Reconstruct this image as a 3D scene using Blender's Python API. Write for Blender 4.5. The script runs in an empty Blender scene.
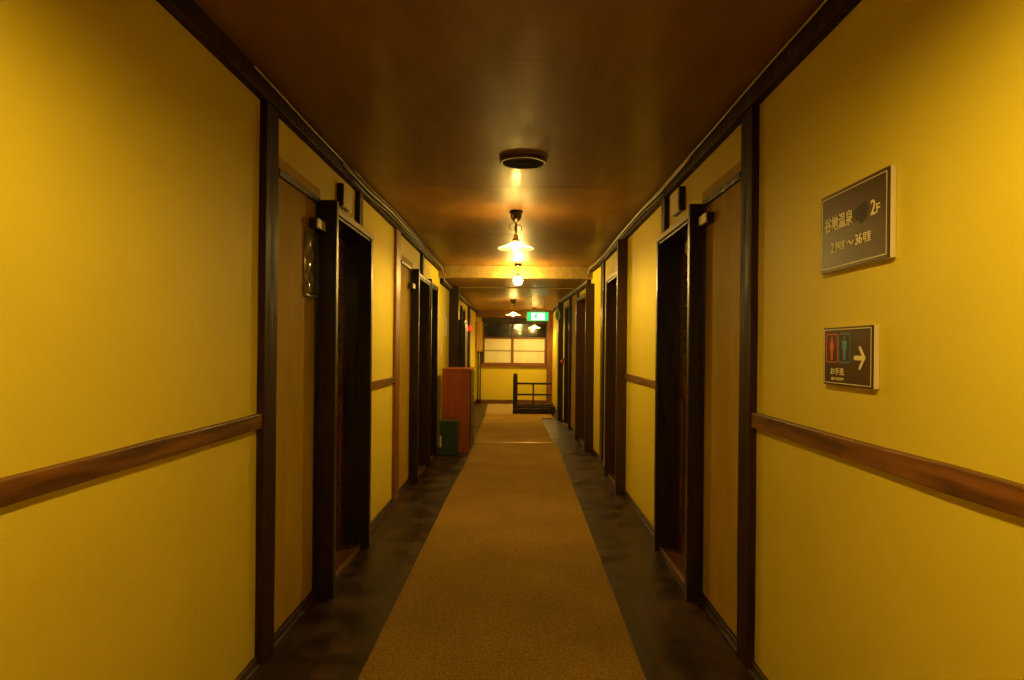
import bpy, math, random
from mathutils import Vector, Matrix
random.seed(7)
S = bpy.context.scene
C = S.collection
PI = math.pi

# ------------------------------------------------------------------ camera, world, exposure
EYE = 1.28
cam_d = bpy.data.cameras.new('camera')
cam = bpy.data.objects.new('camera', cam_d); C.objects.link(cam)
cam.location = (0, 0, EYE)
cam.rotation_euler = (PI/2, -0.0095, 0)
cam_d.sensor_width = 36.0
cam_d.lens = 700/1024*36
cam_d.shift_x = -8/1024
cam_d.shift_y = 9/1024
cam_d.clip_start = 0.05
S.camera = cam
w = bpy.data.worlds.new('night'); S.world = w; w.use_nodes = True
w.node_tree.nodes['Background'].inputs[0].default_value = (0.01, 0.012, 0.02, 1)
w.node_tree.nodes['Background'].inputs[1].default_value = 0.3
S.view_settings.view_transform = 'Standard'
S.view_settings.look = 'None'
S.view_settings.exposure = 0.6
S.view_settings.gamma = 1.0
S.view_settings.use_curve_mapping = False
BULB = 1050.0                      # lamp filament / bulb radiance
WARM = (1.0, 0.65, 0.15)

# ------------------------------------------------------------------ materials
def mat(name, col, rough=0.6, col2=None, scale=(8, 8, 8), contrast=(0.35, 0.65), bump=0.0, bscale=None,
        metallic=0.0, coat=0.0, detail=4.0, spec=0.5, emis=None, estr=0.0, trans=0.0, rvar=0.0):
    m = bpy.data.materials.new(name); m.use_nodes = True
    nt = m.node_tree; N = nt.nodes; L = nt.links
    b = N['Principled BSDF']
    b.inputs['Base Color'].default_value = (*col, 1)
    b.inputs['Roughness'].default_value = rough
    b.inputs['Metallic'].default_value = metallic
    b.inputs['Coat Weight'].default_value = coat
    b.inputs['Coat Roughness'].default_value = 0.15
    b.inputs['Specular IOR Level'].default_value = spec
    b.inputs['Transmission Weight'].default_value = trans
    if emis:
        b.inputs['Emission Color'].default_value = (*emis, 1)
        b.inputs['Emission Strength'].default_value = estr
    tc = N.new('ShaderNodeTexCoord'); mp = N.new('ShaderNodeMapping')
    mp.inputs['Scale'].default_value = scale
    L.new(tc.outputs['Object'], mp.inputs['Vector'])
    nz = N.new('ShaderNodeTexNoise'); nz.inputs['Scale'].default_value = 1.0; nz.inputs['Detail'].default_value = detail
    L.new(mp.outputs[0], nz.inputs['Vector'])
    if col2:
        rp = N.new('ShaderNodeMapRange'); rp.inputs[1].default_value = contrast[0]; rp.inputs[2].default_value = contrast[1]
        L.new(nz.outputs[0], rp.inputs[0])
        mx = N.new('ShaderNodeMix'); mx.data_type = 'RGBA'
        mx.inputs[6].default_value = (*col, 1); mx.inputs[7].default_value = (*col2, 1)
        L.new(rp.outputs[0], mx.inputs[0]); L.new(mx.outputs[2], b.inputs['Base Color'])
    if rvar:
        rr = N.new('ShaderNodeMapRange'); rr.inputs[1].default_value = .3; rr.inputs[2].default_value = .7
        rr.inputs[3].default_value = rough-rvar; rr.inputs[4].default_value = rough+rvar
        L.new(nz.outputs[0], rr.inputs[0]); L.new(rr.outputs[0], b.inputs['Roughness'])
    if bump:
        n2 = N.new('ShaderNodeTexNoise'); n2.inputs['Detail'].default_value = 5
        mp2 = N.new('ShaderNodeMapping'); mp2.inputs['Scale'].default_value = bscale or scale
        L.new(tc.outputs['Object'], mp2.inputs['Vector']); L.new(mp2.outputs[0], n2.inputs['Vector'])
        n2.inputs['Scale'].default_value = 1
        bm = N.new('ShaderNodeBump'); bm.inputs['Strength'].default_value = bump; bm.inputs['Distance'].default_value = 0.01
        L.new(n2.outputs[0], bm.inputs['Height']); L.new(bm.outputs[0], b.inputs['Normal'])
    return m

PLASTER = mat('yellow_plaster', (.80, .66, .05), .62, (.74, .60, .045), (1.6, 1.6, 1.6), (.3, .7), .12, (160, 160, 160), spec=.3)
KHAKI = mat('khaki_board', (.54, .35, .018), .7, (.42, .27, .012), (5, 5, 1.5), (.3, .7), .35, spec=.15, bscale= (70, 70, 18))
DARK = mat('dark_stained_wood', (.014, .0055, .002), .34, (.026, .010, .003), (30, 30, 3), (.3, .7), .2, (45, 45, 5), spec=.4, rvar=.1)
POSTM = mat('rough_dark_post_wood', (.024, .008, .002), .6, (.055, .020, .004), (20, 20, 3), (.35, .7), .35, (45, 45, 5), spec=.12, rvar=.15)
BROWN = mat('brown_wood', (.26, .10, .022), .42, (.085, .030, .007), (18, 2.2, 30), (.35, .62), .15, (60, 6, 60))
BROWNJ = mat('dark_red_brown_jamb_wood', (.055, .018, .005), .36, (.035, .011, .004), (30, 30, 3), (.3, .7), .12, (60, 60, 6))
BROWNV = mat('brown_post_wood', (.28, .10, .022), .38, (.17, .055, .014), (30, 30, 3), (.3, .7), .12, (60, 60, 6))
REDWOOD = mat('red_brown_door_wood', (.17, .045, .012), .36, (.09, .022, .007), (25, 25, 4), (.3, .7), .2, (18, 18, 30), coat=.2)
LIGHTW = mat('pale_trim_wood', (.42, .30, .10), .5, (.30, .20, .06), (20, 3, 20), (.3, .7))
CABW = mat('cabinet_red_wood', (.42, .095, .012), .45, (.32, .065, .008), (30, 30, 2.5), (.3, .7), .05, (60, 60, 6), coat=.2)
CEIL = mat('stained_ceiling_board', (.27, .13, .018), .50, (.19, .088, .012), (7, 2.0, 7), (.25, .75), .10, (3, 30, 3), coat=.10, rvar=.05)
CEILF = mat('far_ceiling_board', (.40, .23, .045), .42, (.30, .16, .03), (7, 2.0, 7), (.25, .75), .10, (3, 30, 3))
METAL = mat('worn_metal', (.6, .52, .38), .3, metallic=1.0)
BRASS = mat('aged_brass', (.45, .30, .10), .35, metallic=1.0)
BLACKM = mat('black_iron', (.02, .015, .012), .4)
GREENP = mat('dark_green_painted_steel', (.035, .065, .035), .45, (.025, .05, .03), (9, 9, 9))
CREAM = mat('cream_plastic', (.78, .68, .42), .45)
WHITE = mat('white_card', (.80, .75, .58), .6)
PAPER = mat('shoji_paper', (.86, .84, .70), .75, (.80, .77, .60), (6, 6, 6))
SIGNB = mat('brown_sign_face', (.070, .030, .010), .42, (.06, .025, .009), (9, 9, 9), spec=.3)
SIGNK = mat('dark_blot', (.022, .008, .003), .5, spec=.2)  # for the blot standing in for blurred lettering
INK = mat('pale_sign_lettering', (.90, .82, .50), .5)
REDP = mat('red_sign_print', (.75, .10, .05), .45)
BLUEP = mat('blue_sign_print', (.07, .28, .42), .45)
CABLEM = mat('grey_cable_sheath', (.62, .55, .36), .4)
CABLED = mat('dark_cable_sheath', (.06, .045, .03), .45)
GLASSD = mat('dark_window_glass', (.02, .02, .02), .04, spec=.6, trans=.0, coat=.6)
REDL = mat('red_lamp_lens', (.8, .01, .01), .25, emis=(1, .01, .01), estr=.9)
PLASTICB = mat('clear_plastic_sleeve', (.30, .26, .16), .10, (.22, .18, .10), (30, 30, 9), (.3, .7), .5, (20, 20, 9), coat=.6)
BULBM = mat('lit_bulb', (1, 1, 1), .4, emis=WARM, estr=BULB)
GLOBEM = mat('lit_globe', (1, 1, 1), .4, emis=WARM, estr=260)
BULBM0 = mat('weaker_lit_bulb', (1, 1, 1), .4, emis=WARM, estr=1280)
EXG = mat('exit_green_lit', (.02, .5, .12), .4, emis=(.02, .8, .16), estr=.8)
EXW = mat('exit_white_lit', (.9, .9, .9), .4, emis=(.65, 1.0, .7), estr=1.1)

def shade_mat(name, clear, thru=.78):
    m = bpy.data.materials.new(name); m.use_nodes = True
    nt = m.node_tree; N = nt.nodes; L = nt.links
    for n in list(N): N.remove(n)
    out = N.new('ShaderNodeOutputMaterial')
    d = N.new('ShaderNodeBsdfDiffuse'); d.inputs[0].default_value = (.9, .86, .75, 1)
    t = N.new('ShaderNodeBsdfTranslucent'); t.inputs[0].default_value = (.95, .9, .78, 1)
    g = N.new('ShaderNodeBsdfGlossy'); g.inputs['Roughness'].default_value = .12
    fr = N.new('ShaderNodeFresnel')
    mx = N.new('ShaderNodeMixShader'); mx.inputs[0].default_value = thru
    m2 = N.new('ShaderNodeMixShader')
    L.new(d.outputs[0], mx.inputs[1]); L.new(t.outputs[0], mx.inputs[2])
    L.new(fr.outputs[0], m2.inputs[0]); L.new(mx.outputs[0], m2.inputs[1]); L.new(g.outputs[0], m2.inputs[2])
    tp = N.new('ShaderNodeBsdfTransparent'); tp.inputs[0].default_value = (1, .97, .9, 1)
    m3 = N.new('ShaderNodeMixShader'); m3.inputs[0].default_value = clear
    L.new(m2.outputs[0], m3.inputs[1]); L.new(tp.outputs[0], m3.inputs[2])
    L.new(m3.outputs[0], out.inputs[0])
    return m
MILK = shade_mat('milk_glass', 0.0, .6)
FROST = shade_mat('thin_frosted_glass', 0.42, .95)

def plank_mat():
    m = mat('dark_floor_boards', (.030, .024, .016), .30, spec=.22)
    nt = m.node_tree; N = nt.nodes; L = nt.links; b = N['Principled BSDF']
    tc = N.new('ShaderNodeTexCoord'); mp = N.new('ShaderNodeMapping'); mp.inputs['Rotation'].default_value = (0, 0, PI/2)
    L.new(tc.outputs['Object'], mp.inputs[0])
    br = N.new('ShaderNodeTexBrick')
    br.inputs['Scale'].default_value = 1; br.inputs['Brick Width'].default_value = 0.9; br.inputs['Row Height'].default_value = .115
    br.inputs['Mortar Size'].default_value = .0015; br.inputs['Bias'].default_value = -.2
    br.inputs['Color1'].default_value = (.024, .011, .004, 1); br.inputs['Color2'].default_value = (.060, .027, .008, 1)
    br.inputs['Mortar'].default_value = (.014, .010, .006, 1)
    L.new(mp.outputs[0], br.inputs['Vector'])
    nz = N.new('ShaderNodeTexNoise'); nz.inputs['Scale'].default_value = 5; nz.inputs['Detail'].default_value = 6
    L.new(tc.outputs['Object'], nz.inputs['Vector'])
    mr = N.new('ShaderNodeMapRange'); mr.inputs[1].default_value = .35; mr.inputs[2].default_value = .7
    mr.inputs[3].default_value = .55; mr.inputs[4].default_value = 1.7
    L.new(nz.outputs[0], mr.inputs[0])
    vm = N.new('ShaderNodeVectorMath'); vm.operation = 'SCALE'
    L.new(br.outputs['Color'], vm.inputs[0]); L.new(mr.outputs[0], vm.inputs['Scale'])
    L.new(vm.outputs[0], b.inputs['Base Color'])
    r2 = N.new('ShaderNodeMapRange'); r2.inputs[1].default_value = .3; r2.inputs[2].default_value = .7
    r2.inputs[3].default_value = .28; r2.inputs[4].default_value = .55
    L.new(nz.outputs[0], r2.inputs[0]); L.new(r2.outputs[0], b.inputs['Roughness'])
    return m
FLOORM = plank_mat()

def carpet_mat(name, k):
    m = mat(name, (.44*k, .27*k, .05*k), .95, (.25*k, .15*k, .028*k), (120, 120, 120), (.4, .6), .8, (260, 260, 260), spec=.1)
    nt = m.node_tree; N = nt.nodes; L = nt.links; b = N['Principled BSDF']
    src = b.inputs['Base Color'].links[0].from_socket
    tc = N.new('ShaderNodeTexCoord')
    nz = N.new('ShaderNodeTexNoise'); nz.inputs['Scale'].default_value = 1.7; nz.inputs['Detail'].default_value = 3
    L.new(tc.outputs['Object'], nz.inputs['Vector'])
    mr = N.new('ShaderNodeMapRange'); mr.inputs[1].default_value = .3; mr.inputs[2].default_value = .7
    mr.inputs[3].default_value = .86; mr.inputs[4].default_value = 1.12
    L.new(nz.outputs[0], mr.inputs[0])
    vm = N.new('ShaderNodeVectorMath'); vm.operation = 'SCALE'
    L.new(src, vm.inputs[0]); L.new(mr.outputs[0], vm.inputs['Scale']); L.new(vm.outputs[0], b.inputs['Base Color'])
    return m
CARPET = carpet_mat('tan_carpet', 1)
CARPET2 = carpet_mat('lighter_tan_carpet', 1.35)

# ------------------------------------------------------------------ mesh helpers
def world(u, v, z): return (u, v, z)
class MB:
    def __init__(s): s.v = []; s.f = []; s.sm = []
    def _add(s, vs, fs, smooth=False):
        n = len(s.v); s.v += [tuple(p) for p in vs]
        s.f += [tuple(i+n for i in f) for f in fs]; s.sm += [smooth]*len(fs); return s
    def box(s, a0, a1, b0, b1, z0, z1, f=world):
        vs = [f(a, b, z) for z in (z0, z1) for b in (b0, b1) for a in (a0, a1)]
        return s._add(vs, [(0, 2, 3, 1), (4, 5, 7, 6), (0, 1, 5, 4), (2, 6, 7, 3), (0, 4, 6, 2), (1, 3, 7, 5)])
    def lathe(s, prof, cx=0, cy=0, cz=0, n=32, smooth=True, flute=0, cap=True):
        vs = []; fs = []
        for r, z in prof:
            for k in range(n):
                a = 2*PI*k/n; rr = r*(1+flute*math.cos(12*a)) if r > .05 else r
                vs.append((cx+rr*math.cos(a), cy+rr*math.sin(a), cz+z))
        for i in range(len(prof)-1):
            for k in range(n):
                k2 = (k+1) % n; fs.append((i*n+k, i*n+k2, (i+1)*n+k2, (i+1)*n+k))
        if cap:
            fs.append(tuple(range(n))[::-1]); fs.append(tuple((len(prof)-1)*n+k for k in range(n)))
        return s._add(vs, fs, smooth)
    def sphere(s, c, r, n=24, m=12, sz=1):
        prof = [(max(1e-4, r*math.sin(PI*i/m)), -r*sz*math.cos(PI*i/m)) for i in range(m+1)]
        return s.lathe(prof, *c, n=n)
    def tube(s, pts, r, n=8, closed=False):
        pts = [Vector(p) for p in pts]; vs = []; fs = []; m = len(pts)
        for i, p in enumerate(pts):
            if closed: t = pts[(i+1) % m]-pts[i-1]
            else: t = pts[min(i+1, m-1)]-pts[max(i-1, 0)]
            t.normalize(); up = Vector((0, 0, 1)) if abs(t.z) < .9 else Vector((1, 0, 0))
            x = t.cross(up).normalized(); y = x.cross(t)
            for k in range(n):
                a = 2*PI*k/n; vs.append(p+x*(r*math.cos(a))+y*(r*math.sin(a)))
        for i in range(m if closed else m-1):
            j = (i+1) % m
            for k in range(n):
                k2 = (k+1) % n; fs.append((i*n+k, i*n+k2, j*n+k2, j*n+k))
        if not closed: fs += [tuple(range(n))[::-1], tuple((m-1)*n+k for k in range(n))]
        return s._add(vs, fs, True)
    def prism(s, poly, z0, z1, f=world):
        n = len(poly)
        vs = [f(x, y, z0) for x, y in poly]+[f(x, y, z1) for x, y in poly]
        fs = [tuple(range(n))[::-1], tuple(range(n, 2*n))]+[(i, (i+1) % n, (i+1) % n+n, i+n) for i in range(n)]
        return s._add(vs, fs)
    def build(s, name, m, parent=None, bevel=0, loc=None):
        me = bpy.data.meshes.new(name)
        off = Vector(loc) if loc is not None else (Vector(parent['_abs']) if parent else Vector((0, 0, 0)))
        me.from_pydata([tuple(Vector(p)-off) for p in s.v], [], s.f)
        me.polygons.foreach_set('use_smooth', s.sm)
        import bmesh
        b = bmesh.new(); b.from_mesh(me); bmesh.ops.recalc_face_normals(b, faces=b.faces); b.to_mesh(me); b.free()
        me.materials.append(m)
        o = bpy.data.objects.new(name, me); C.objects.link(o)
        if parent: o.parent = parent
        else: o.location = off
        o['_abs'] = list(off)
        if bevel:
            md = o.modifiers.new('bevel', 'BEVEL'); md.width = bevel; md.segments = 2; md.limit_method = 'ANGLE'
        return o
def empty(name, loc):
    o = bpy.data.objects.new(name, None); C.objects.link(o); o.location = loc; o['_abs'] = list(loc)
    o.empty_display_size = .1; return o
def tag(o, label=None, cat=None, group=None, kind=None):
    if label: o['label'] = label
    if cat: o['category'] = cat
    if group: o['group'] = group
    if kind: o['kind'] = kind
    return o
TRIM = [0]
def struct(name, mb, m, bevel=0, label=None):
    o = mb.build(name, m, None, bevel); o['kind'] = 'structure'
    if label: o['label'] = label
    return o
def trim(mb, m, label, bevel=.003):
    TRIM[0] += 1
    o = mb.build('trim_%d' % TRIM[0], m, None, bevel); o['kind'] = 'structure'; o['label'] = label; o['category'] = 'trim'; return o

# wall frames: u = distance down the corridor, w = how far into the corridor
XL, XR, FARY = -1.05, .95, 16.6
BACK = -3.6
KINKS = (8.2, 12.9)
def xr(u): return XR if u <= 8.2 else (XR-.185*(u-8.2)/4.7 if u < 12.9 else .765)
def splits(a, b): return [a]+[k for k in KINKS if a < k < b]+[b]
def fL(u, w, z): return (XL+w, u, z)
def fR(u, w, z): return (xr(u)-w, u, z)
ZC, ZC2, BEAMY = 2.34, 2.19, 8.94

# ------------------------------------------------------------------ structure
# stair hole x -.07...74, y 13.95..15.6
HX0, HX1, HY0, HY1 = -.07, .76, 13.95, 15.6
fl = MB()
fl.box(-1.3, 1.2, BACK, HY0, -.12, 0); fl.box(-1.3, HX0, HY0, 16.9, -.12, 0)
fl.box(HX1, 1.2, HY0, 16.9, -.12, 0); fl.box(HX0, HX1, HY1, 16.9, -.12, 0)
tag(struct('floor', fl, FLOORM), 'dark glossy board floor either side of the carpet runner', 'floor')
ce = MB()
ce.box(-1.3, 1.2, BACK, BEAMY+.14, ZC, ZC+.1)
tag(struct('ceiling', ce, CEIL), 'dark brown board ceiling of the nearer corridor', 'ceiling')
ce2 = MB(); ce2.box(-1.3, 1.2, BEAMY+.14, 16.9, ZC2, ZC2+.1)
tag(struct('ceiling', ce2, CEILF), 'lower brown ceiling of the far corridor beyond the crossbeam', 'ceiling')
cb = MB(); cb.box(-1.05, .92, BEAMY, BEAMY+.14, ZC2-.004, ZC)
trim(cb, LIGHTW, 'pale crossbeam where the ceiling steps down', .004)
cs = MB(); cs.box(-1.0, .88, 10.38, 10.42, ZC2-.012, ZC2)
trim(cs, LIGHTW, 'thin pale batten across the far ceiling', .002)
for y in (4.58, 6.5):
    b = MB(); b.box(-1.01, .91, y, y+.004, ZC-.001, ZC); trim(b, CEIL, 'fine seam strip across the ceiling boards at %s' % {4.58: 'the joint just past the round vent', 6.5: 'the joint past the first lamp'}[y], 0)

DOORS_L = [(3.56, 4.55), (6.62, 7.55), (7.55, 8.32), (10.55, 11.45), (12.2, 13.1)]
DOORS_R = [(3.57, 4.56), (6.22, 7.22), (8.76, 9.95), (11.2, 12.1)]
def wall(side, f, doors):
    b = MB(); u = BACK
    cuts = []
    merged = []
    for d in doors:
        if merged and abs(merged[-1][1]-d[0]) < .01: merged[-1] = (merged[-1][0], d[1])
        else: merged.append(d)
    def seg(u0, u1, z0, z1):
        pts = splits(u0, u1)
        for a, c in zip(pts, pts[1:]): b.box(a, c, -.13, 0, z0, z1, f)
    for a, c in merged:
        a += .05; c -= .05
        seg(u, a, 0, 2.36); seg(a, c, 2.0, 2.36); u = c
    seg(u, 16.75, 0, 2.36)
    o = struct('wall_'+side, b, PLASTER)
    tag(o, 'yellow plaster wall on the %s side of the corridor' % side, 'wall')
wall('left', fL, DOORS_L); wall('right', fR, DOORS_R)
b = MB(); b.box(-1.3, 1.2, BACK-.1, BACK, 0, 2.4); tag(struct('wall_near', b, PLASTER), 'yellow plaster wall behind the viewer', 'wall')
# far wall with window opening
WX0, WX1 = -.88, .62
b = MB()
b.box(-1.2, 1.0, FARY, FARY+.12, -1.5, .86); b.box(-1.2, WX0, FARY, FARY+.12, .86, 2.02); b.box(WX1, 1.0, FARY, FARY+.12, .86, 2.02)
tag(struct('wall_far', b, PLASTER), 'yellow plaster wall under and around the window at the corridor end', 'wall')

# top plates, baseboards
def plate(f, side, y0, y1, z0, z1):
    b = MB(); pts = splits(y0, y1)
    for a, c in zip(pts, pts[1:]): b.box(a, c, 0, .04, z0, z1, f)
    return b
trim(plate(fL, 'left', BACK, BEAMY, 2.265, ZC), POSTM, 'dark top plate along the left wall near the viewer')
trim(plate(fR, 'right', BACK, BEAMY, 2.265, ZC), POSTM, 'dark top plate along the right wall near the viewer')
trim(plate(fL, 'left', BEAMY+.14, FARY, 2.12, ZC2), POSTM, 'dark top plate along the far left wall')
trim(plate(fR, 'right', BEAMY+.14, FARY, 2.12, ZC2), POSTM, 'dark top plate along the far right wall')
def baseboards(f, side, doors):
    b = MB(); u = BACK
    for a, c in doors+[(FARY, FARY)]:
        if a-u > .05:
            pts = splits(u, a)
            for p, q in zip(pts, pts[1:]):
                b.box(p, q, 0, .016, 0, .042, f); b.box(p, q, 0, .025, 0, .012, f)
        u = c
    o = struct('baseboard_'+side, b, BROWNJ, .003)
    tag(o, 'low brown baseboard along the %s wall' % side, 'baseboard')
baseboards(fL, 'left', DOORS_L); baseboards(fR, 'right', DOORS_R)

# wall posts
def post(f, u0, u1, wd, m, label, z0=0, z1=2.30, jitter=.004):
    b = MB(); n = 10; 
    rows = []
    vs = []; fs = []
    for i in range(n+1):
        z = z0+(z1-z0)*i/n; j = random.uniform(-jitter, jitter); k = random.uniform(-jitter, jitter)
        for (u, w_) in ((u0+j, -.02), (u1+k, -.02), (u1+k, wd), (u0+j, wd)): vs.append(f(u, w_, z))
    for i in range(n):
        for k in range(4):
            k2 = (k+1) % 4; fs.append((i*4+k, i*4+k2, i*4+4+k2, i*4+4+k))
    fs += [(0, 1, 2, 3), tuple(n*4+k for k in range(4))]
    b._add(vs, fs)
    return trim(b, m, label, .005)
post(fL, 2.80, 2.95, .028, POSTM, 'rough dark post in the left wall nearest the viewer', z1=2.27)
post(fR, 2.80, 2.95, .028, POSTM, 'rough dark post in the right wall nearest the viewer', z1=2.27)
post(fL, 5.78, 5.98, .025, BROWNV, 'reddish brown post past the first left doorway', z1=2.27)
post(fR, 7.86, 8.08, .025, DARK, 'slim dark post in the right wall beyond the second doorway', z1=2.27)
post(fL, 10.32, 10.42, .14, DARK, 'dark post standing proud of the left wall beyond the cabinet', z1=2.19, jitter=.001)
post(fR, 10.3, 10.4, .04, DARK, 'dark post in the right wall under the far batten', z1=2.13)
post(fL, 13.9, 14.15, .05, DARK, 'dark post in the far left wall past the red alarm lamp', z1=2.13)
# short struts above the doors
for f, side, u, a, z0, z1 in ((fL, 'left', 4.42, 'first', 1.99, 2.27), (fR, 'right', 4.50, 'first', 1.99, 2.27), (fL, 'left', 7.3, 'second', 1.99, 2.27)):
    b = MB(); b.box(u, u+.1, 0, .03, z0, z1, f); trim(b, DARK, 'short dark strut over the %s %s doorway' % (a, side))

# wall rails
def rail(f, u0, u1, z0, z1, label):
    b = MB(); n = max(2, int((u1-u0)/.25)); vs = []; fs = []
    for i in range(n+1):
        u = u0+(u1-u0)*i/n; j = random.uniform(-.002, .002)
        for (w_, z) in ((-.01, z0+j), (.022, z0+j), (.022, z1-j), (-.01, z1-j)): vs.append(f(u, w_, z))
    for i in range(n):
        for k in range(4):
            k2 = (k+1) % 4; fs.append((i*4+k, i*4+k2, i*4+4+k2, i*4+4+k))
    fs += [(0, 1, 2, 3), tuple(n*4+k for k in range(4))]
    b._add(vs, fs); trim(b, BROWN, label, .003)
rail(fL, BACK, 2.80, .953, 1.010, 'knotty brown rail across the left wall nearest the viewer')
rail(fR, BACK, 2.80, .975, 1.035, 'knotty brown rail across the right wall nearest the viewer')
rail(fL, 4.55, 5.78, .99, 1.04, 'short brown rail on the left wall past the first doorway')
rail(fR, 4.56, 6.2, 1.025, 1.07, 'short brown rail on the right wall past the first doorway')
rail(fR, 12.1, 12.6, 1.03, 1.07, 'short brown rail on the far right wall')

# ------------------------------------------------------------------ door units
DN = [0]
def door(f, u0, u1, where, jm=DARK, leafm=REDWOOD, pocket=None, tagside=True, knob=False, jt=None, prot=.09, top=2.0, header=LIGHTW, plain=False, far=.045, nt=.045, tail=.05):
    u1 -= tail
    DN[0] += 1
    r = empty('door_%d' % DN[0], f(u0, 0, 0)); r['kind'] = 'structure'; r['category'] = 'door'
    r['label'] = where
    e = .006
    b = MB(); b.box(u0, u0+nt, -.12, prot, 0, jt or top+.03, f); b.build('door_jamb', jm, r, .004)
    b = MB(); b.box(u1-far, u1, -.12, prot-.012, 0, top-.005, f); b.build('door_jamb', jm, r, .004)
    b = MB(); b.box(u0+nt, u1-far, -.12, prot-.02, top-.045, top-.004, f); b.build('door_header', jm, r, .003)
    b = MB(); b.box(u0+nt, u1, prot-.02, prot-.006, top-.032, top, f); b.build('header_fascia', header, r, .003)
    b = MB(); b.box(u0+nt, u1-far, -.12, .03, 0, .022, f); b.box(u0+nt, u1-far, .03, .05, 0, .03, f)
    b.build('threshold', BROWN, r, .003)
    # sliding leaf
    a, c = u0+nt, u1-far; w0, w1 = -.095, -.065
    leaf = MB()
    leaf.box(a, a+.07, w0, w1, .022, top-.046, f); leaf.box(c-.07, c, w0, w1, .022, top-.046, f)
    leaf.box(a+.07, c-.07, w0, w1, .022, .14, f); leaf.box(a+.07, c-.07, w0, w1, .98, 1.08, f); leaf.box(a+.07, c-.07, w0, w1, top-.13, top-.046, f)
    leaf.box(a+.07, c-.07, w0+.008, w1-.012, .14, .98, f)
    for k in range(5):
        z = .27+k*.145; leaf.box(a+.07, c-.07, w1-.012, w1-.004, z, z+.02, f)
    if plain: leaf.box(a+.07, c-.07, w0+.008, w1-.01, 1.08, top-.13, f)
    lo = leaf.build('door_leaf', leafm, r, .003)
    if not plain:
        g = MB(); g.box(a+.07, c-.07, w0+.012, w1-.016, 1.08, top-.13, f); g.build('window_pane', GLASSD, lo)
        g = MB()
        for k in (1, 2, 3, 4): g.box(a+.07, c-.07, w1-.016, w1-.004, 1.08+k*.158, 1.088+k*.158, f)
        g.box(c-.10, c-.088, w1-.016, w1-.004, 1.08, top-.13, f)
        g.build('muntin', BROWN, lo, .001)
    if knob:
        p = f(c-.04, w1+.02, 1.02); g = MB(); g.sphere(p, .025); g.build('knob', METAL, lo)
    if pocket:
        p0, p1, nz = pocket
        b = MB(); b.box(p0, p1, 0, .012, .055, nz-.028, f); b.build('side_panel', KHAKI, r, .002)
        b = MB(); b.box(p1-.0, u0, 0, .02, .055, nz-.028, f); b.build('shadow_batten', DARK, r, .002)
        b = MB(); b.box(p0, u0, 0, .030, nz-.028, nz, f); b.build('lower_lintel', DARK, r, .002)
        b = MB(); b.box(p0, u0+.02, 0, .022, nz, nz+.05, f); b.build('upper_lintel', KHAKI, r, .002)
    return r
door(fL, 3.56, 4.55, 'dark framed sliding door, first doorway on the left wall', pocket=(2.955, 3.53, 2.035), prot=.112)
door(fR, 3.57, 4.56, 'dark framed sliding door, first doorway on the right wall', pocket=(2.955, 3.55, 2.04))
door(fL, 6.62, 7.55, 'dark framed sliding door, second doorway on the left wall', tail=0, pocket=(5.99, 6.58, 2.035), header=DARK)
door(fL, 7.56, 8.32, 'dark framed door with a metal knob, third doorway on the left wall', knob=True, plain=True, leafm=DARK, header=DARK)
door(fR, 6.22, 7.22, 'dark framed door, second doorway on the right wall', jt=2.265, jm=BROWNJ, plain=True, leafm=DARK, header=LIGHTW)
door(fR, 8.76, 9.95, 'red-brown framed wide door, third doorway on the right wall', jm=BROWNJ, jt=2.11, plain=True, header=DARK, prot=.11)
door(fL, 10.55, 11.45, 'dark door behind the proud post on the far left wall', plain=True, leafm=DARK, header=DARK, prot=.05)
door(fR, 11.2, 12.1, 'dark framed door, fourth doorway on the right wall', jt=2.11, plain=True, leafm=DARK, header=DARK, prot=.05)
post(fR, 12.6, 12.72, .09, DARK, 'dark post on the right wall beside the stair railing', z1=2.13, jitter=.001)
b = MB(); b.box(10.42, 11.18, 0, .01, .055, 2.12, fR); trim(b, KHAKI, 'olive board panel on the right wall between the third and fourth doorways', .002)
door(fL, 12.2, 13.1, 'dark framed door on the far left wall near the red lamp', plain=True, leafm=DARK, header=DARK, prot=.04)

# ------------------------------------------------------------------ far window
wn = empty('window_1', (-.13, FARY, .86)); wn['kind'] = 'structure'; tag(wn, 'wide window with white paper screens at the corridor end', 'window')
b = MB()
b.box(WX0-.03, WX1+.03, FARY-.03, FARY+.08, 1.87, 2.02)
b.box(WX0-.03, WX0+.01, FARY-.03, FARY+.08, .92, 1.87); b.box(WX1-.01, WX1+.03, FARY-.03, FARY+.08, .92, 1.87)
b.build('window_frame', DARK, wn, .004)
b = MB(); b.box(WX0-.06, WX1+.05, FARY-.07, FARY+.08, .86, .92); b.build('window_sill', BROWNV, wn, .004)
b = MB(); b.box(WX0+.01, WX1-.01, FARY+.03, FARY+.035, 1.55, 1.87); b.build('window_pane', GLASSD, wn)
b = MB(); b.box(WX0+.01, WX1-.01, FARY-.012, FARY+.06, 1.535, 1.56); b.box(-.20, -.16, FARY-.016, FARY+.06, 1.56, 1.87); b.build('transom_bar', BROWN, wn, .003)
for x0, x1 in ((WX0+.01, -.18), (-.18, WX1-.01)):
    s_ = MB()
    s_.box(x0, x0+.03, FARY, FARY+.025, .92, 1.535); s_.box(x1-.03, x1, FARY, FARY+.025, .92, 1.535)
    s_.box(x0+.03, x1-.03, FARY, FARY+.025, .92, .95); s_.box(x0+.03, x1-.03, FARY, FARY+.025, 1.515, 1.535)
    s_.box(x0+.03, x1-.03, FARY+.002, FARY+.016, 1.225, 1.243)
    so = s_.build('paper_screen', BROWNV, wn, .002)
    p = MB(); p.box(x0+.03, x1-.03, FARY+.016, FARY+.02, .95, 1.515); p.build('paper', PAPER, so)
b = MB(); b.box(-1.05, .80, FARY-.035, FARY+.12, 2.02, ZC2)
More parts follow.
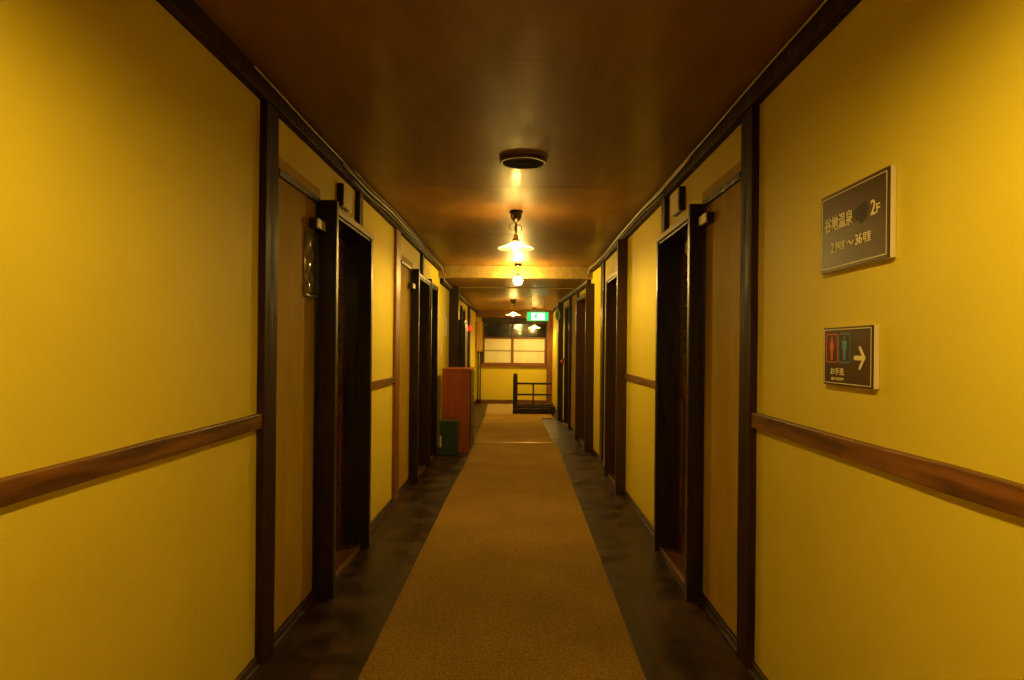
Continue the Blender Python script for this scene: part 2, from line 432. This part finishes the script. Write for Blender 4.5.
trim(b, CEIL, 'brown board filling the gap over the end window')
b = MB(); b.box(.63, .79, FARY-.14, FARY, -1.4, ZC2)
trim(b, BROWNV, 'thick brown corner post at the right of the end window', .006)
b = MB(); b.box(-1.05, HX0, FARY-.025, FARY, 0, .075); b.box(HX0, .63, FARY-.025, FARY, 0, .075)
tag(struct('baseboard_far', b, BROWN, .003), 'brown baseboard under the end window', 'baseboard')
# stair well
st = MB()
for k in range(7): st.box(HX0, HX1, HY1-.24*(k+1), HY1-.24*k, -.12-.18*(k+1)-.04, -.12-.18*(k+1)+.0)
st.box(HX0, HX1, HY0-.5, HY1, -1.6, -1.55)
struct('stairs', st, BROWN, .003, 'brown wooden steps going down behind the railing')['category'] = 'stairs'
b = MB(); b.box(HX0-.03, HX0, HY0, HY1, -1.6, -.12); b.box(HX1, HX1+.03, HY0, HY1, -1.6, -.12); b.box(HX0, HX1, HY1, HY1+.03, -1.6, -.12); b.box(HX0, HX1, HY0-.53, HY0-.5, -1.6, -.12)
tag(struct('wall_stairwell', b, PLASTER), 'plaster lining of the stairwell', 'wall')

# ------------------------------------------------------------------ carpets
T = .010
def slab(name, poly, m, z1=T):
    b = MB(); b.prism(poly, .0005, z1); return b.build(name, m, None, .003, loc=(0, 5, 0))
o = slab('carpet_runner', [(-.61, BACK+.3), (.50, BACK+.3), (.50, 3), (.51, 9.46), (-.592, 9.46), (-.592, 8), (-.61, 6)], CARPET)
tag(o, 'long tan carpet runner down the near corridor floor', 'carpet')
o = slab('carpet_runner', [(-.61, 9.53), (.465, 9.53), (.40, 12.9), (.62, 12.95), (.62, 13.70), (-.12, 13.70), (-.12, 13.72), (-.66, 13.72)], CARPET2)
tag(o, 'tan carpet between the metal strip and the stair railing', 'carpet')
o = slab('landing_mat', [(-.67, 13.75), (-.14, 13.75), (-.14, 16.2), (-.73, 16.2)], mat('pale_mat', (.50, .38, .17), .7, (.42, .31, .13), (40, 40, 40)), .008)
tag(o, 'pale mat on the floor left of the stair railing', 'mat')
b = MB(); b.box(-.61, .47, 9.475, 9.515, 0, .0125); o = b.build('carpet_joint_strip', BRASS, None, .004, loc=(0, 9.5, 0))
tag(o, 'shiny metal strip covering the joint between the two carpets', 'strip')

# ------------------------------------------------------------------ stair railing
RY = 13.82
r = empty('stair_railing', (.24, RY, 0)); tag(r, 'dark wooden stair railing with one newel post at the corridor end', 'railing')
b = MB(); b.box(-.13, -.04, RY-.045, RY+.045, 0, .70); b.build('newel_post', DARK, r, .006)
b = MB(); b.lathe([(.032, .70), (.05, .712), (.05, .73), (.03, .745), (.045, .765), (.04, .79), (.01, .80)], -.085, RY, 0); b.build('post_cap', DARK, r)
for z0, z1 in ((.58, .62), (.365, .40), (.155, .19)):
    b = MB(); b.box(-.04, .63, RY-.018, RY+.018, z0, z1); b.build('rail', DARK, r, .004)
b = MB(); b.box(-.04, .63, RY-.02, RY+.02, .0, .105); b.build('kick_board', DARK, r, .004)
b = MB(); b.box(.255, .285, RY-.012, RY+.012, .10, .59); b.build('baluster', DARK, r, .003)
b = MB(); b.box(.62, .70, RY-.05, RY+.05, 0, .16); b.build('end_block', DARK, r, .004)

# ------------------------------------------------------------------ cabinet, bin
def open_cabinet():
    x0, x1, y0, y1, h = -.955, -.612, 8.62, 9.32, 1.03
    r = empty('shoe_cabinet', ((x0+x1)/2, (y0+y1)/2, 0)); tag(r, 'red-brown wooden cabinet standing against the left wall', 'cabinet')
    b = MB(); b.box(x0, x1, y0, y0+.02, 0, h-.022); b.build('side_panel', CABW, r, .002)
    b = MB(); b.box(x0, x1, y1-.02, y1, 0, h-.022); b.build('side_panel', CABW, r, .002)
    b = MB(); b.box(x0-.005, x1+.008, y0-.008, y1+.008, h-.022, h); b.build('cabinet_top', CABW, r, .003)
    b = MB(); b.box(x0, x0+.01, y0+.02, y1-.02, 0.0, h-.022); b.build('back_panel', DARK, r)
    for z in (.05, .30, .54, .78):
        b = MB(); b.box(x0+.01, x1-.01, y0+.02, y1-.02, z, z+.018); b.build('shelf', CABW, r, .002)
    b = MB(); b.box(x1-.03, x1-.012, y0+.02, y1-.02, 0, .05); b.build('plinth', DARK, r)
    # door fronts facing the corridor
    for k in range(2):
        a = y0+.02+k*.33
        b = MB(); b.box(x1-.008, x1+.012, a, a+.325, .055, h-.03); d = b.build('door', DARK, r, .003)
        q = MB(); q.sphere((x1+.022, a+(.29 if k == 0 else .035), .70), .013); q.build('knob', METAL, d)
open_cabinet()
def green_box():
    x0, x1, y0, y1, h = -.955, -.735, 8.36, 8.60, .41
    r = empty('metal_box', ((x0+x1)/2, (y0+y1)/2, 0)); tag(r, 'dark green metal box on the floor in front of the red-brown cabinet', 'box')
    b = MB(); b.box(x0, x1, y0, y1, 0, h-.03); b.build('body', GREENP, r, .008)
    b = MB(); b.box(x0-.004, x1+.004, y0-.004, y1+.004, h-.03, h); b.build('lid', GREENP, r, .006)
    b = MB(); b.box(x0+.006, x0+.026, y0-.003, y0, .10, .235); b.build('sticker', WHITE, r)
green_box()

# ------------------------------------------------------------------ small wall things
def wall_box(name, f, u0, u1, w1, z0, z1, m, label, cat, m2=None, group=None):
    r = empty(name, f((u0+u1)/2, 0, z0)); tag(r, label, cat, group)
    b = MB(); b.box(u0, u1, 0.001, w1, z0, z1, f); b.build('housing', m2 or m, r, .003)
    b = MB(); b.box(u0+.006, u1-.006, w1, w1+.006, z0+.006, z1-.006, f); b.build('cover', m, r, .002)
    return r
wall_box('junction_box', fL, 3.98, 4.18, .034, 2.085, 2.215, CREAM, 'small tan box above the first doorway on the left', 'box', DARK)
wall_box('junction_box', fR, 4.06, 4.27, .034, 2.095, 2.235, CREAM, 'small tan box above the first doorway on the right', 'box', DARK)
wall_box('junction_box', fR, 6.35, 6.62, .034, 2.045, 2.17, CREAM, 'small cream box above the second doorway on the right', 'box', DARK)
def room_tag(f, u, z, label, w0=.012, s=1):
    r = empty('room_plate', f(u, w0, z)); tag(r, label, 'plate')
    b = MB(); b.box(u, u+.14*s, w0, w0+.035, z, z+.05, f); b.build('block', BLACKM, r, .002)
    b = MB(); b.box(u+.004, u+.136*s, w0+.035, w0+.042, z+.004, z+.048, f); b.build('face', CREAM, r, .001)
room_tag(fL, 3.50-.10, 1.86, 'small cream room plate above the clear sleeve on the left side panel', .021)
room_tag(fR, 3.40, 1.905, 'small cream room plate on the right wall beside the first doorway')
room_tag(fL, 6.44, 1.83, 'small cream room plate beside the second doorway on the left', .021)
r = empty('plastic_sleeve', fL(3.44, .012, 1.52)); tag(r, 'shiny clear sleeve hanging below the room plate on the left', 'sleeve')
vs = []; fs = []; n = 14
for i in range(n+1):
    z = 1.535+.305*i/n; q = .008*math.sin(i*1.25)
    for u in (3.35, 3.40, 3.45, 3.50): vs.append(fL(u, .018+.006+q*(1 if u < 3.43 else -.6), z))
    for u in (3.50, 3.45, 3.40, 3.35): vs.append(fL(u, .014, z))
for i in range(n):
    for k in range(8): k2 = (k+1) % 8; fs.append((i*8+k, i*8+k2, i*8+8+k2, i*8+8+k))
fs += [tuple(range(8)), tuple(n*8+k for k in range(8))]
b = MB(); b._add(vs, fs, True); b.build('sleeve', PLASTICB, r)
b = MB(); b.box(3.345, 3.505, .012, .03, 1.525, 1.537, fL); b.build('edge_strip', METAL, r, .002)
b = MB(); b.tube([fL(3.34, .018, 1.53), fL(3.34, .018, 1.85)], .0035); b.build('side_rod', METAL, r)

def notice(f, u0, u1, z0, z1, label, m=WHITE):
    b = MB(); b.box(u0, u1, .001, .006, z0, z1, f); o = b.build('paper_notice', m, None, 0, loc=f((u0+u1)/2, 0, (z0+z1)/2)); tag(o, label, 'notice')
notice(fL, 9.72, 10.0, 1.46, 1.72, 'white paper notice high on the left wall behind the cabinet')
notice(fL, 9.2, 9.42, 1.18, 1.40, 'pale paper notice low on the left wall just above the cabinet', CREAM)
notice(fL, 13.35, 13.6, 1.28, 1.45, 'white notice card below the red alarm lamp')
r = empty('alarm_lamp', fL(13.45, 0, 1.60)); tag(r, 'round red fire alarm lamp on the far left wall', 'lamp')
b = MB(); b.box(13.37, 13.53, .001, .03, 1.58, 1.75, fL); b.build('back_plate', REDP, r, .004)
b = MB(); p = fL(13.45, .07, 1.665); b.sphere(p, .052); b.build('lens', REDL, r)
r = empty('red_button', fR(12.35, 0, 1.2)); tag(r, 'small red knob on the far right wall above the railing end', 'knob')
b = MB(); b.box(12.3, 12.4, .001, .03, 1.02, 1.12, fR); b.build('base', BROWN, r, .003)
b = MB(); b.sphere(fR(12.35, .045, 1.07), .028); b.build('button', REDP, r)

# tall dark locker at left
r = empty('tall_locker', (-.93, 10.85, 0)); tag(r, 'tall dark locker on the left just past the proud post', 'locker')
b = MB(); b.box(-1.04, -.84, 10.5, 11.0, 0, 1.68); b.build('body', DARK, r, .004)
b = MB(); b.box(-1.045, -.83, 10.49, 11.01, 1.68, 1.71); b.build('locker_top', DARK, r, .003)
b = MB(); b.box(-.84, -.825, 10.52, 10.98, .06, 1.66); d = b.build('door', DARK, r, .003)
b = MB(); b.box(-.825, -.81, 10.56, 10.58, .85, .97); b.build('handle', METAL, d, .002)
# corner box and pipe
r = empty('corner_cupboard', (-.96, 16.5, 1.21)); tag(r, 'narrow yellow wooden cupboard high in the far left corner', 'cupboard')
b = MB(); b.box(-1.04, -.88, 16.42, 16.595, 1.21, 1.92); b.build('body', LIGHTW, r, .004)
b = MB(); b.box(-1.025, -.895, 16.41, 16.42, 1.23, 1.90); b.build('door', mat('yellow_ply', (.62, .40, .07), .5, (.52, .32, .05), (20, 20, 3)), r, .003)
for x, l in ((-.985, 'left'), (-.935, 'right')):
    b = MB(); b.tube([(x, 16.55, .0), (x, 16.55, .6), (x, 16.55, 1.209)], .014, 12); o = b.build('pipe', BLACKM, None, loc=(x, 16.55, 0))
    tag(o, 'thin dark pipe under the corner cupboard, the %s one of two' % l, 'pipe', 'pipes under the corner cupboard')

# ------------------------------------------------------------------ signs on the right wall
def text_mesh(body, size, align='LEFT'):
    cu = bpy.data.curves.new('txt', 'FONT'); cu.body = body; cu.size = size; cu.align_x = align; cu.align_y = 'CENTER'
    cu.extrude = .0006; cu.resolution_u = 3; cu.offset = size*.006
    o = bpy.data.objects.new('txt', cu); C.objects.link(o)
    bpy.context.view_layer.update()
    dg = bpy.context.evaluated_depsgraph_get()
    me = bpy.data.meshes.new_from_object(o.evaluated_get(dg))
    bpy.data.objects.remove(o)
    return me
def place_text(name, body, size, u_start, u_end, z, mtl, parent, wface):
    """u_start/u_end: distances down the corridor of the text's left/right ends (left end is farther)"""
    me = text_mesh(body, size)
    xs = [v.co.x for v in me.vertices]; ys = [v.co.y for v in me.vertices]
    x0, x1 = min(xs), max(xs); yc = (min(ys)+max(ys))/2
    k = (u_start-u_end)/(x1-x0); off = Vector(parent['_abs'])
    for v in me.vertices:
        c = v.co.copy()
        v.co = Vector(fR(u_start-(c.x-x0)*k, wface+c.z+.0008, z+(c.y-yc)))-off
    me.materials.clear(); me.materials.append(mtl)
    o = bpy.data.objects.new(name, me); C.objects.link(o); o.parent = parent; return o
def rrect(a0, a1, b0, b1, r, n=5):
    out = []
    for cx, cy, s in ((a1-r, b1-r, 0), (a0+r, b1-r, 1), (a0+r, b0+r, 2), (a1-r, b0+r, 3)):
        for k in range(n+1):
            a = PI/2*(s+k/n); out.append((cx+r*math.cos(a), cy+r*math.sin(a)))
    return out
def ring(mb, outer, inner, w0, w1, f):
    n = len(outer)
    vs = [f(u, w0, z) for u, z in outer]+[f(u, w1, z) for u, z in outer]+[f(u, w0, z) for u, z in inner]+[f(u, w1, z) for u, z in inner]
    fs = []
    for i in range(n):
        j = (i+1) % n
        fs += [(i, j, n+j, n+i), (n+i, n+j, 3*n+j, 3*n+i), (2*n+i, 2*n+j, 3*n+j, 3*n+i), (i, j, 2*n+j, 2*n+i)]
    mb._add(vs, fs)
def flat(mb, poly, w0, w1, f): # polygon in (u,z)
    n = len(poly)
    vs = [f(u, w0, z) for u, z in poly]+[f(u, w1, z) for u, z in poly]
    mb._add(vs, [tuple(range(n)), tuple(range(n, 2*n))[::-1]]+[(i, (i+1) % n, (i+1) % n+n, i+n) for i in range(n)])
def signboard(name, u0, u1, z0, z1, label, inset):
    r = empty(name, fR((u0+u1)/2, 0, z0)); tag(r, label, 'sign')
    b = MB(); b.box(u0, u1, .001, .016, z0, z1, fR); b.build('backing', CREAM, r, .002)
    b = MB(); b.box(u0+.0005, u1-.0005, .016, .0205, z0+.0005, z1-.0005, fR); b.build('face', SIGNB, r, .001)
    b = MB(); i = inset; t = .0022
    ring(b, rrect(u0+i, u1-i, z0+i, z1-i, .002, 2), rrect(u0+i+t, u1-i-t, z0+i+t, z1-i-t, .001, 2), .0203, .0213, fR)
    b.build('border_line', INK, r)
    return r
s1 = signboard('floor_sign', 1.77, 2.17, 1.520, 1.754, 'larger brown floor sign with pale lettering on the right wall, upper of two', .010)
WF = .0205
place_text('lettering', '谷地温泉', .046, 2.138, 1.962, 1.662, INK, s1, WF)
place_text('lettering', '2', .058, 1.862, 1.836, 1.664, INK, s1, WF)
place_text('lettering', 'F', .036, 1.831, 1.813, 1.657, INK, s1, WF)
place_text('lettering', '21', .042, 2.100, 2.058, 1.590, INK, s1, WF)
place_text('lettering', '号室', .027, 2.053, 2.008, 1.590, INK, s1, WF)
place_text('lettering', '〜', .045, 1.998, 1.955, 1.590, INK, s1, WF)
place_text('lettering', '36', .042, 1.945, 1.908, 1.592, INK, s1, WF)
place_text('lettering', '号室', .030, 1.903, 1.858, 1.592, INK, s1, WF)
b = MB(); pts = []
for k in range(28):
    a = 2*PI*k/28; q = 1+.14*math.sin(3*a+1)+.1*math.sin(7*a)
    pts.append((1.915+.038*q*math.cos(a), 1.662+.026*q*math.sin(a)))
flat(b, pts, .0203, .0211, fR); b.build('name_blot', SIGNK, s1)  # added dark blot in place of a blurred, unreadable name
s2 = signboard('restroom_sign', 1.846, 2.143, 1.182, 1.353, 'smaller restroom sign with two figures and an arrow, below the floor sign', .006)
U = lambda q: 2.143-.297*q
V = lambda q: 1.353-.171*q
def figure(uc, zc, h, mtl, name, woman):
    b = MB(); k = h/1.0
    head = [(uc+.075*k*math.cos(2*PI*i/16), zc+.42*k+.075*k*math.sin(2*PI*i/16)) for i in range(16)]
    flat(b, head, .0203, .0217, fR)
    if woman: body = [(-.10, .32), (.10, .32), (.20, .02), (.12, -.02), (.15, -.12), (.08, -.14), (.07, -.5), (-.07, -.5), (-.08, -.14), (-.15, -.12), (-.12, -.02), (-.20, .02)]
    else: body = [(-.18, .32), (.18, .32), (.20, .26), (.18, -.06), (.12, -.06), (.10, -.5), (.012, -.5), (.0, -.1), (-.012, -.5), (-.10, -.5), (-.12, -.06), (-.18, -.06), (-.20, .26)]
    flat(b, [(uc+x*k, zc+z*k) for x, z in body], .0203, .0217, fR)
    return b.build(name, mtl, s2)
for a, c, m_, nm, wm in ((.07, .325, REDP, 'woman_figure', True), (.345, .59, BLUEP, 'man_figure', False)):
    b = MB(); u0, u1, z0, z1 = U(c), U(a), V(.61), V(.115)
    ring(b, rrect(u0, u1, z0, z1, .010), rrect(u0+.0028, u1-.0028, z0+.0028, z1-.0028, .0075), .0203, .0215, fR)
    b.build('figure_outline', m_, s2)
    figure((u0+u1)/2, (z0+z1)/2, .068, m_, nm, wm)
# arrow pointing right (towards the viewer's right, i.e. smaller u)
def bar(mb, p, q, t, h=0):
    (x0, y0), (x1, y1) = p, q; L = math.hypot(x1-x0, y1-y0); nx, ny = -(y1-y0)/L*t/2, (x1-x0)/L*t/2
    a0 = math.atan2(ny, nx); pts = []
    for k in range(7): a = a0+PI*k/6; pts.append((x0+t/2*math.cos(a), y0+t/2*math.sin(a)))
    for k in range(7): a = a0+PI+PI*k/6; pts.append((x1+t/2*math.cos(a), y1+t/2*math.sin(a)))
    flat(mb, pts, .0203, .0217+h, fR)
b = MB(); zc = V(.52)
bar(b, (U(.68), zc), (U(.83), zc), .013); bar(b, (U(.86), zc), (U(.775), zc+.028), .010, .0003); bar(b, (U(.86), zc), (U(.775), zc-.028), .010, .0006)
b.build('arrow', INK, s2)
place_text('lettering', 'お手洗', .023, U(.17), U(.46), V(.76), INK, s2, WF)
place_text('lettering', 'REST ROOM', .011, U(.19), U(.45), V(.885), INK, s2, WF)

# ------------------------------------------------------------------ ceiling ring
VX = .008
r = empty('ceiling_vent', (VX, 3.93, ZC)); tag(r, 'round dark vent on the ceiling in front of the first lamp', 'vent')
b = MB(); b.lathe([(.130, 0), (.132, -.006), (.130, -.016), (.124, -.019), (.118, -.018), (.116, -.012)], VX, 3.93, ZC, 48, cap=False); b.build('rim', BROWN, r)
b = MB(); b.lathe([(.117, -.012), (.110, -.015), (.06, -.016), (.055, -.0145), (.05, -.016), (.001, -.016)], VX, 3.93, ZC, 48); b.build('inner_disc', mat('matt_dark_mesh', (.02, .009, .003), .95, spec=.03), r)

# ------------------------------------------------------------------ pendant lamps
def pendant(loc, drop, label, grp='pendant lamps along the ceiling'):
    r = empty('pendant_lamp', loc); tag(r, label, 'lamp', grp)
    X, Y, Z = loc
    b = MB(); b.lathe([(.045, 0), (.052, -.004), (.052, -.016), (.044, -.020), (.042, -.05), (.030, -.072), (.014, -.084), (.006, -.09)], X, Y, Z, 32); b.build('ceiling_cup', BROWN if False else DARK, r)
    zt = -drop+.075
    b = MB(); b.tube([(X, Y, Z-.088), (X+.003, Y, Z-.10-(drop-.18)*.4), (X, Y, Z+zt)], .0055)
    b.tube([(X, Y+.006, Z-.088), (X-.008, Y+.006, Z-.13), (X+.006, Y+.006, Z+zt)], .004)
    c = b.build('cord', BLACKM, r)
    b = MB(); rr = .028
    b.tube([(X-.024+rr*math.cos(2*PI*k/24), Y-.004, Z-.125+rr*math.sin(2*PI*k/24)) for k in range(24)], .0032, 8, True)
    b.tube([(X+.022+.02*math.cos(2*PI*k/24), Y-.006, Z-.138+.03*math.sin(2*PI*k/24)) for k in range(24)], .0032, 8, True)
    b.build('cord_loop', BRASS, r)
    b = MB(); b.lathe([(.012, zt+.03), (.018, zt+.028), (.020, zt), (.030, zt-.01), (.032, zt-.03)], X, Y, Z, 24); b.build('socket', BRASS, r)
    z0 = -drop+.042
    b = MB(); prof = [(.030, z0+.004), (.040, z0), (.062, z0-.014), (.095, z0-.028), (.128, z0-.040), (.134, z0-.048), (.130, z0-.050), (.120, z0-.044), (.095, z0-.033), (.062, z0-.019), (.040, z0-.006), (.029, z0-.002)]
    b.lathe(prof, X, Y, Z, 72, flute=.018, cap=False); b.build('lamp_shade', FROST, r)
    b = MB(); b.lathe([(.012, z0+.006), (.014, z0-.000), (.023, z0-.012), (.028, z0-.028), (.025, z0-.043), (.014, z0-.054), (.002, z0-.057)], X, Y, Z, 32); b.build('bulb', BULBM, r)
    return r
p1 = pendant((-.04, 5.38, ZC), .285, 'milk glass pendant lamp hanging nearest, just past the ceiling vent')
def clone(src, loc, label):
    c = src.copy(); C.objects.link(c); c.location = loc; c['label'] = label
    for ch in [o for o in C.objects if o.parent == src]:
        q = ch.copy(); C.objects.link(q); q.parent = c
    return c
near = clone(p1, (-.02, .80, ZC), 'milk glass pendant lamp above the two wall signs, out of frame overhead')
for ch in [o for o in C.objects if o.parent == near and o.name.startswith('bulb')]:
    ch.data = ch.data.copy(); ch.data.materials[0] = BULBM0
for ch in [o for o in C.objects if o.parent == near and o.name.startswith('lamp_shade')]:
    ch.data = ch.data.copy(); ch.data.materials[0] = MILK
clone(p1, (-.13, 12.9, ZC2), 'milk glass pendant lamp in the far lower ceiling left of the exit sign')
clone(p1, (.315, 15.6, ZC2-.15), 'milk glass pendant lamp over the stairwell, farthest of all')
b = MB(); b.box(.295, .335, 15.58, 15.62, ZC2-.15, ZC2); o = b.build('lamp_drop_block', DARK, None, .003, loc=(.315, 15.6, ZC2)); o['kind'] = 'structure'; o['label'] = 'dark block dropping from the ceiling to the stairwell lamp'; o.name = 'trim_40'
# bare globe lamp
X, Y, Z = -.034, 8.7, ZC
r = empty('globe_lamp', (X, Y, Z)); tag(r, 'bare round globe lamp hanging just before the crossbeam', 'lamp')
b = MB(); b.lathe([(.045, 0), (.045, -.02), (.03, -.035), (.006, -.04)], X, Y, Z); b.build('ceiling_cup', DARK, r)
b = MB(); b.tube([(X, Y, Z-.038), (X, Y, Z-.13)], .005); b.build('cord', BLACKM, r)
b = MB(); b.lathe([(.008, -.12), (.022, -.125), (.024, -.155), (.022, -.162)], X, Y, Z); b.build('socket', BRASS, r)
b = MB(); b.sphere((X, Y, Z-.213), .056, 32, 20); b.build('bulb', GLOBEM, r)

# ------------------------------------------------------------------ exit sign
def exit_sign():
    d = 12.4; s = 700/d
    x0, x1 = .125, .495; z1, z0 = EYE+37/s, EYE+28.5/s
    r = empty('exit_sign', ((x0+x1)/2, d+.03, z0)); tag(r, 'lit green exit sign hanging from the far ceiling', 'sign')
    b = MB(); b.box(x0-.008, x1+.008, d+.004, d+.06, z0-.008, z1+.008); b.build('housing', CREAM, r, .004)
    b = MB(); b.box(x0, x1, d, d+.004, z0, z1); b.build('lit_face', EXG, r)
    b = MB(); b.box(x0+.07, x1-.06, d-.0015, d, z0+.012, z1-.012); b.build('lit_doorway', EXW, r)
    b = MB(); h = z1-z0; xc = x0+.15; zc = (z0+z1)/2
    def fy(u, w_, z): return (u, d-.0015-w_, z)
    flat(b, [(xc+.015+.012*math.cos(k*PI/6), zc+.045+.012*math.sin(k*PI/6)) for k in range(12)], 0, .001, fy)
    flat(b, [(xc-.02, zc+.03), (xc+.02, zc+.03), (xc+.045, zc+.005), (xc+.038, zc-.003), (xc+.016, zc+.012), (xc+.008, zc-.01), (xc+.032, zc-.045), (xc+.02, zc-.048), (xc-.006, zc-.018), (xc-.03, zc-.045), (xc-.045, zc-.03), (xc-.016, zc-.005), (xc-.018, zc+.016), (xc-.04, zc+.002), (xc-.046, zc+.01)], 0, .001, fy)
    b.build('running_figure', EXG, r)
    b = MB(); b.box(x0+.04, x1-.04, d+.0, d+.05, z1+.012, z1+.06); b.box(x0+.06, x0+.075, d+.02, d+.035, z1+.05, ZC2); b.box(x1-.075, x1-.06, d+.02, d+.035, z1+.05, ZC2)
    b.build('mounting_bracket', CREAM, r, .002)
exit_sign()
r = empty('oval_plate', (.66, 12.62, 1.8)); tag(r, 'small oval plate with pale rim on the dark door frame right of the exit sign', 'plate')
def fm(u, w_, z): return (u, 12.598-w_, z)
ov = [(.667+.045*math.cos(2*PI*k/32), 1.895+.10*math.sin(2*PI*k/32)) for k in range(32)]
ov2 = [(.667+.036*math.cos(2*PI*k/32), 1.895+.09*math.sin(2*PI*k/32)) for k in range(32)]
b = MB(); flat(b, ov2, .0, .010, fm); b.build('plate_face', mat('glossy_green', (.10, .32, .06), .2), r)  # oval face in one flat glossy green
b = MB(); ring(b, ov, ov2, 0, .014, fm); b.build('rim', METAL, r)

# ------------------------------------------------------------------ cables along the ceiling edges
def cable(f, u0, u1, w0, z0, rad, m, label, amp=.010, sag=0):
    pts = []; n = int((u1-u0)/.13); a = 1.7; c = 0.6
    for i in range(n+1):
        u = u0+(u1-u0)*i/n
        zz = z0 if u < BEAMY-.1 else z0-.155*min(1, (u-BEAMY+.1)/.25)
        pts.append(f(u, w0+amp*math.sin(u*2.1+a)*.6, zz+amp*math.sin(u*1.3+c)+amp*.4*math.sin(u*4.7+a)))
    b = MB(); b.tube(pts, rad, 8); o = b.build('cable', m, None, loc=pts[0]); tag(o, label, 'cable')
# near cable left is a single thin bright one
cable(fL, 2.6, 16, .052, 2.322, .0035, CABLEM, 'thin pale cable along the left ceiling edge, starting nearest', .006)
cable(fL, 3.9, 16, .060, 2.300, .0045, CABLEM, 'pale cable in the left ceiling bundle starting over the first doorway', .010)
cable(fL, 4.1, 16, .052, 2.275, .005, CABLED, 'dark cable lowest in the left ceiling bundle', .012)
cable(fL, 4.0, 12, .072, 2.318, .005, CABLED, 'dark cable outermost in the left ceiling bundle', .008)
cable(fR, .5, 16, .052, 2.325, .0035, CABLEM, 'thin pale cable along the right ceiling edge from above the signs', .005)
cable(fR, 3.7, 16, .060, 2.303, .0055, CABLEM, 'pale cable in the right ceiling bundle starting over the first doorway', .009)
cable(fR, 4.4, 16, .052, 2.280, .005, CABLED, 'dark cable lowest in the right ceiling bundle', .011)

for o in C.objects:
    if '_abs' in o: del o['_abs']
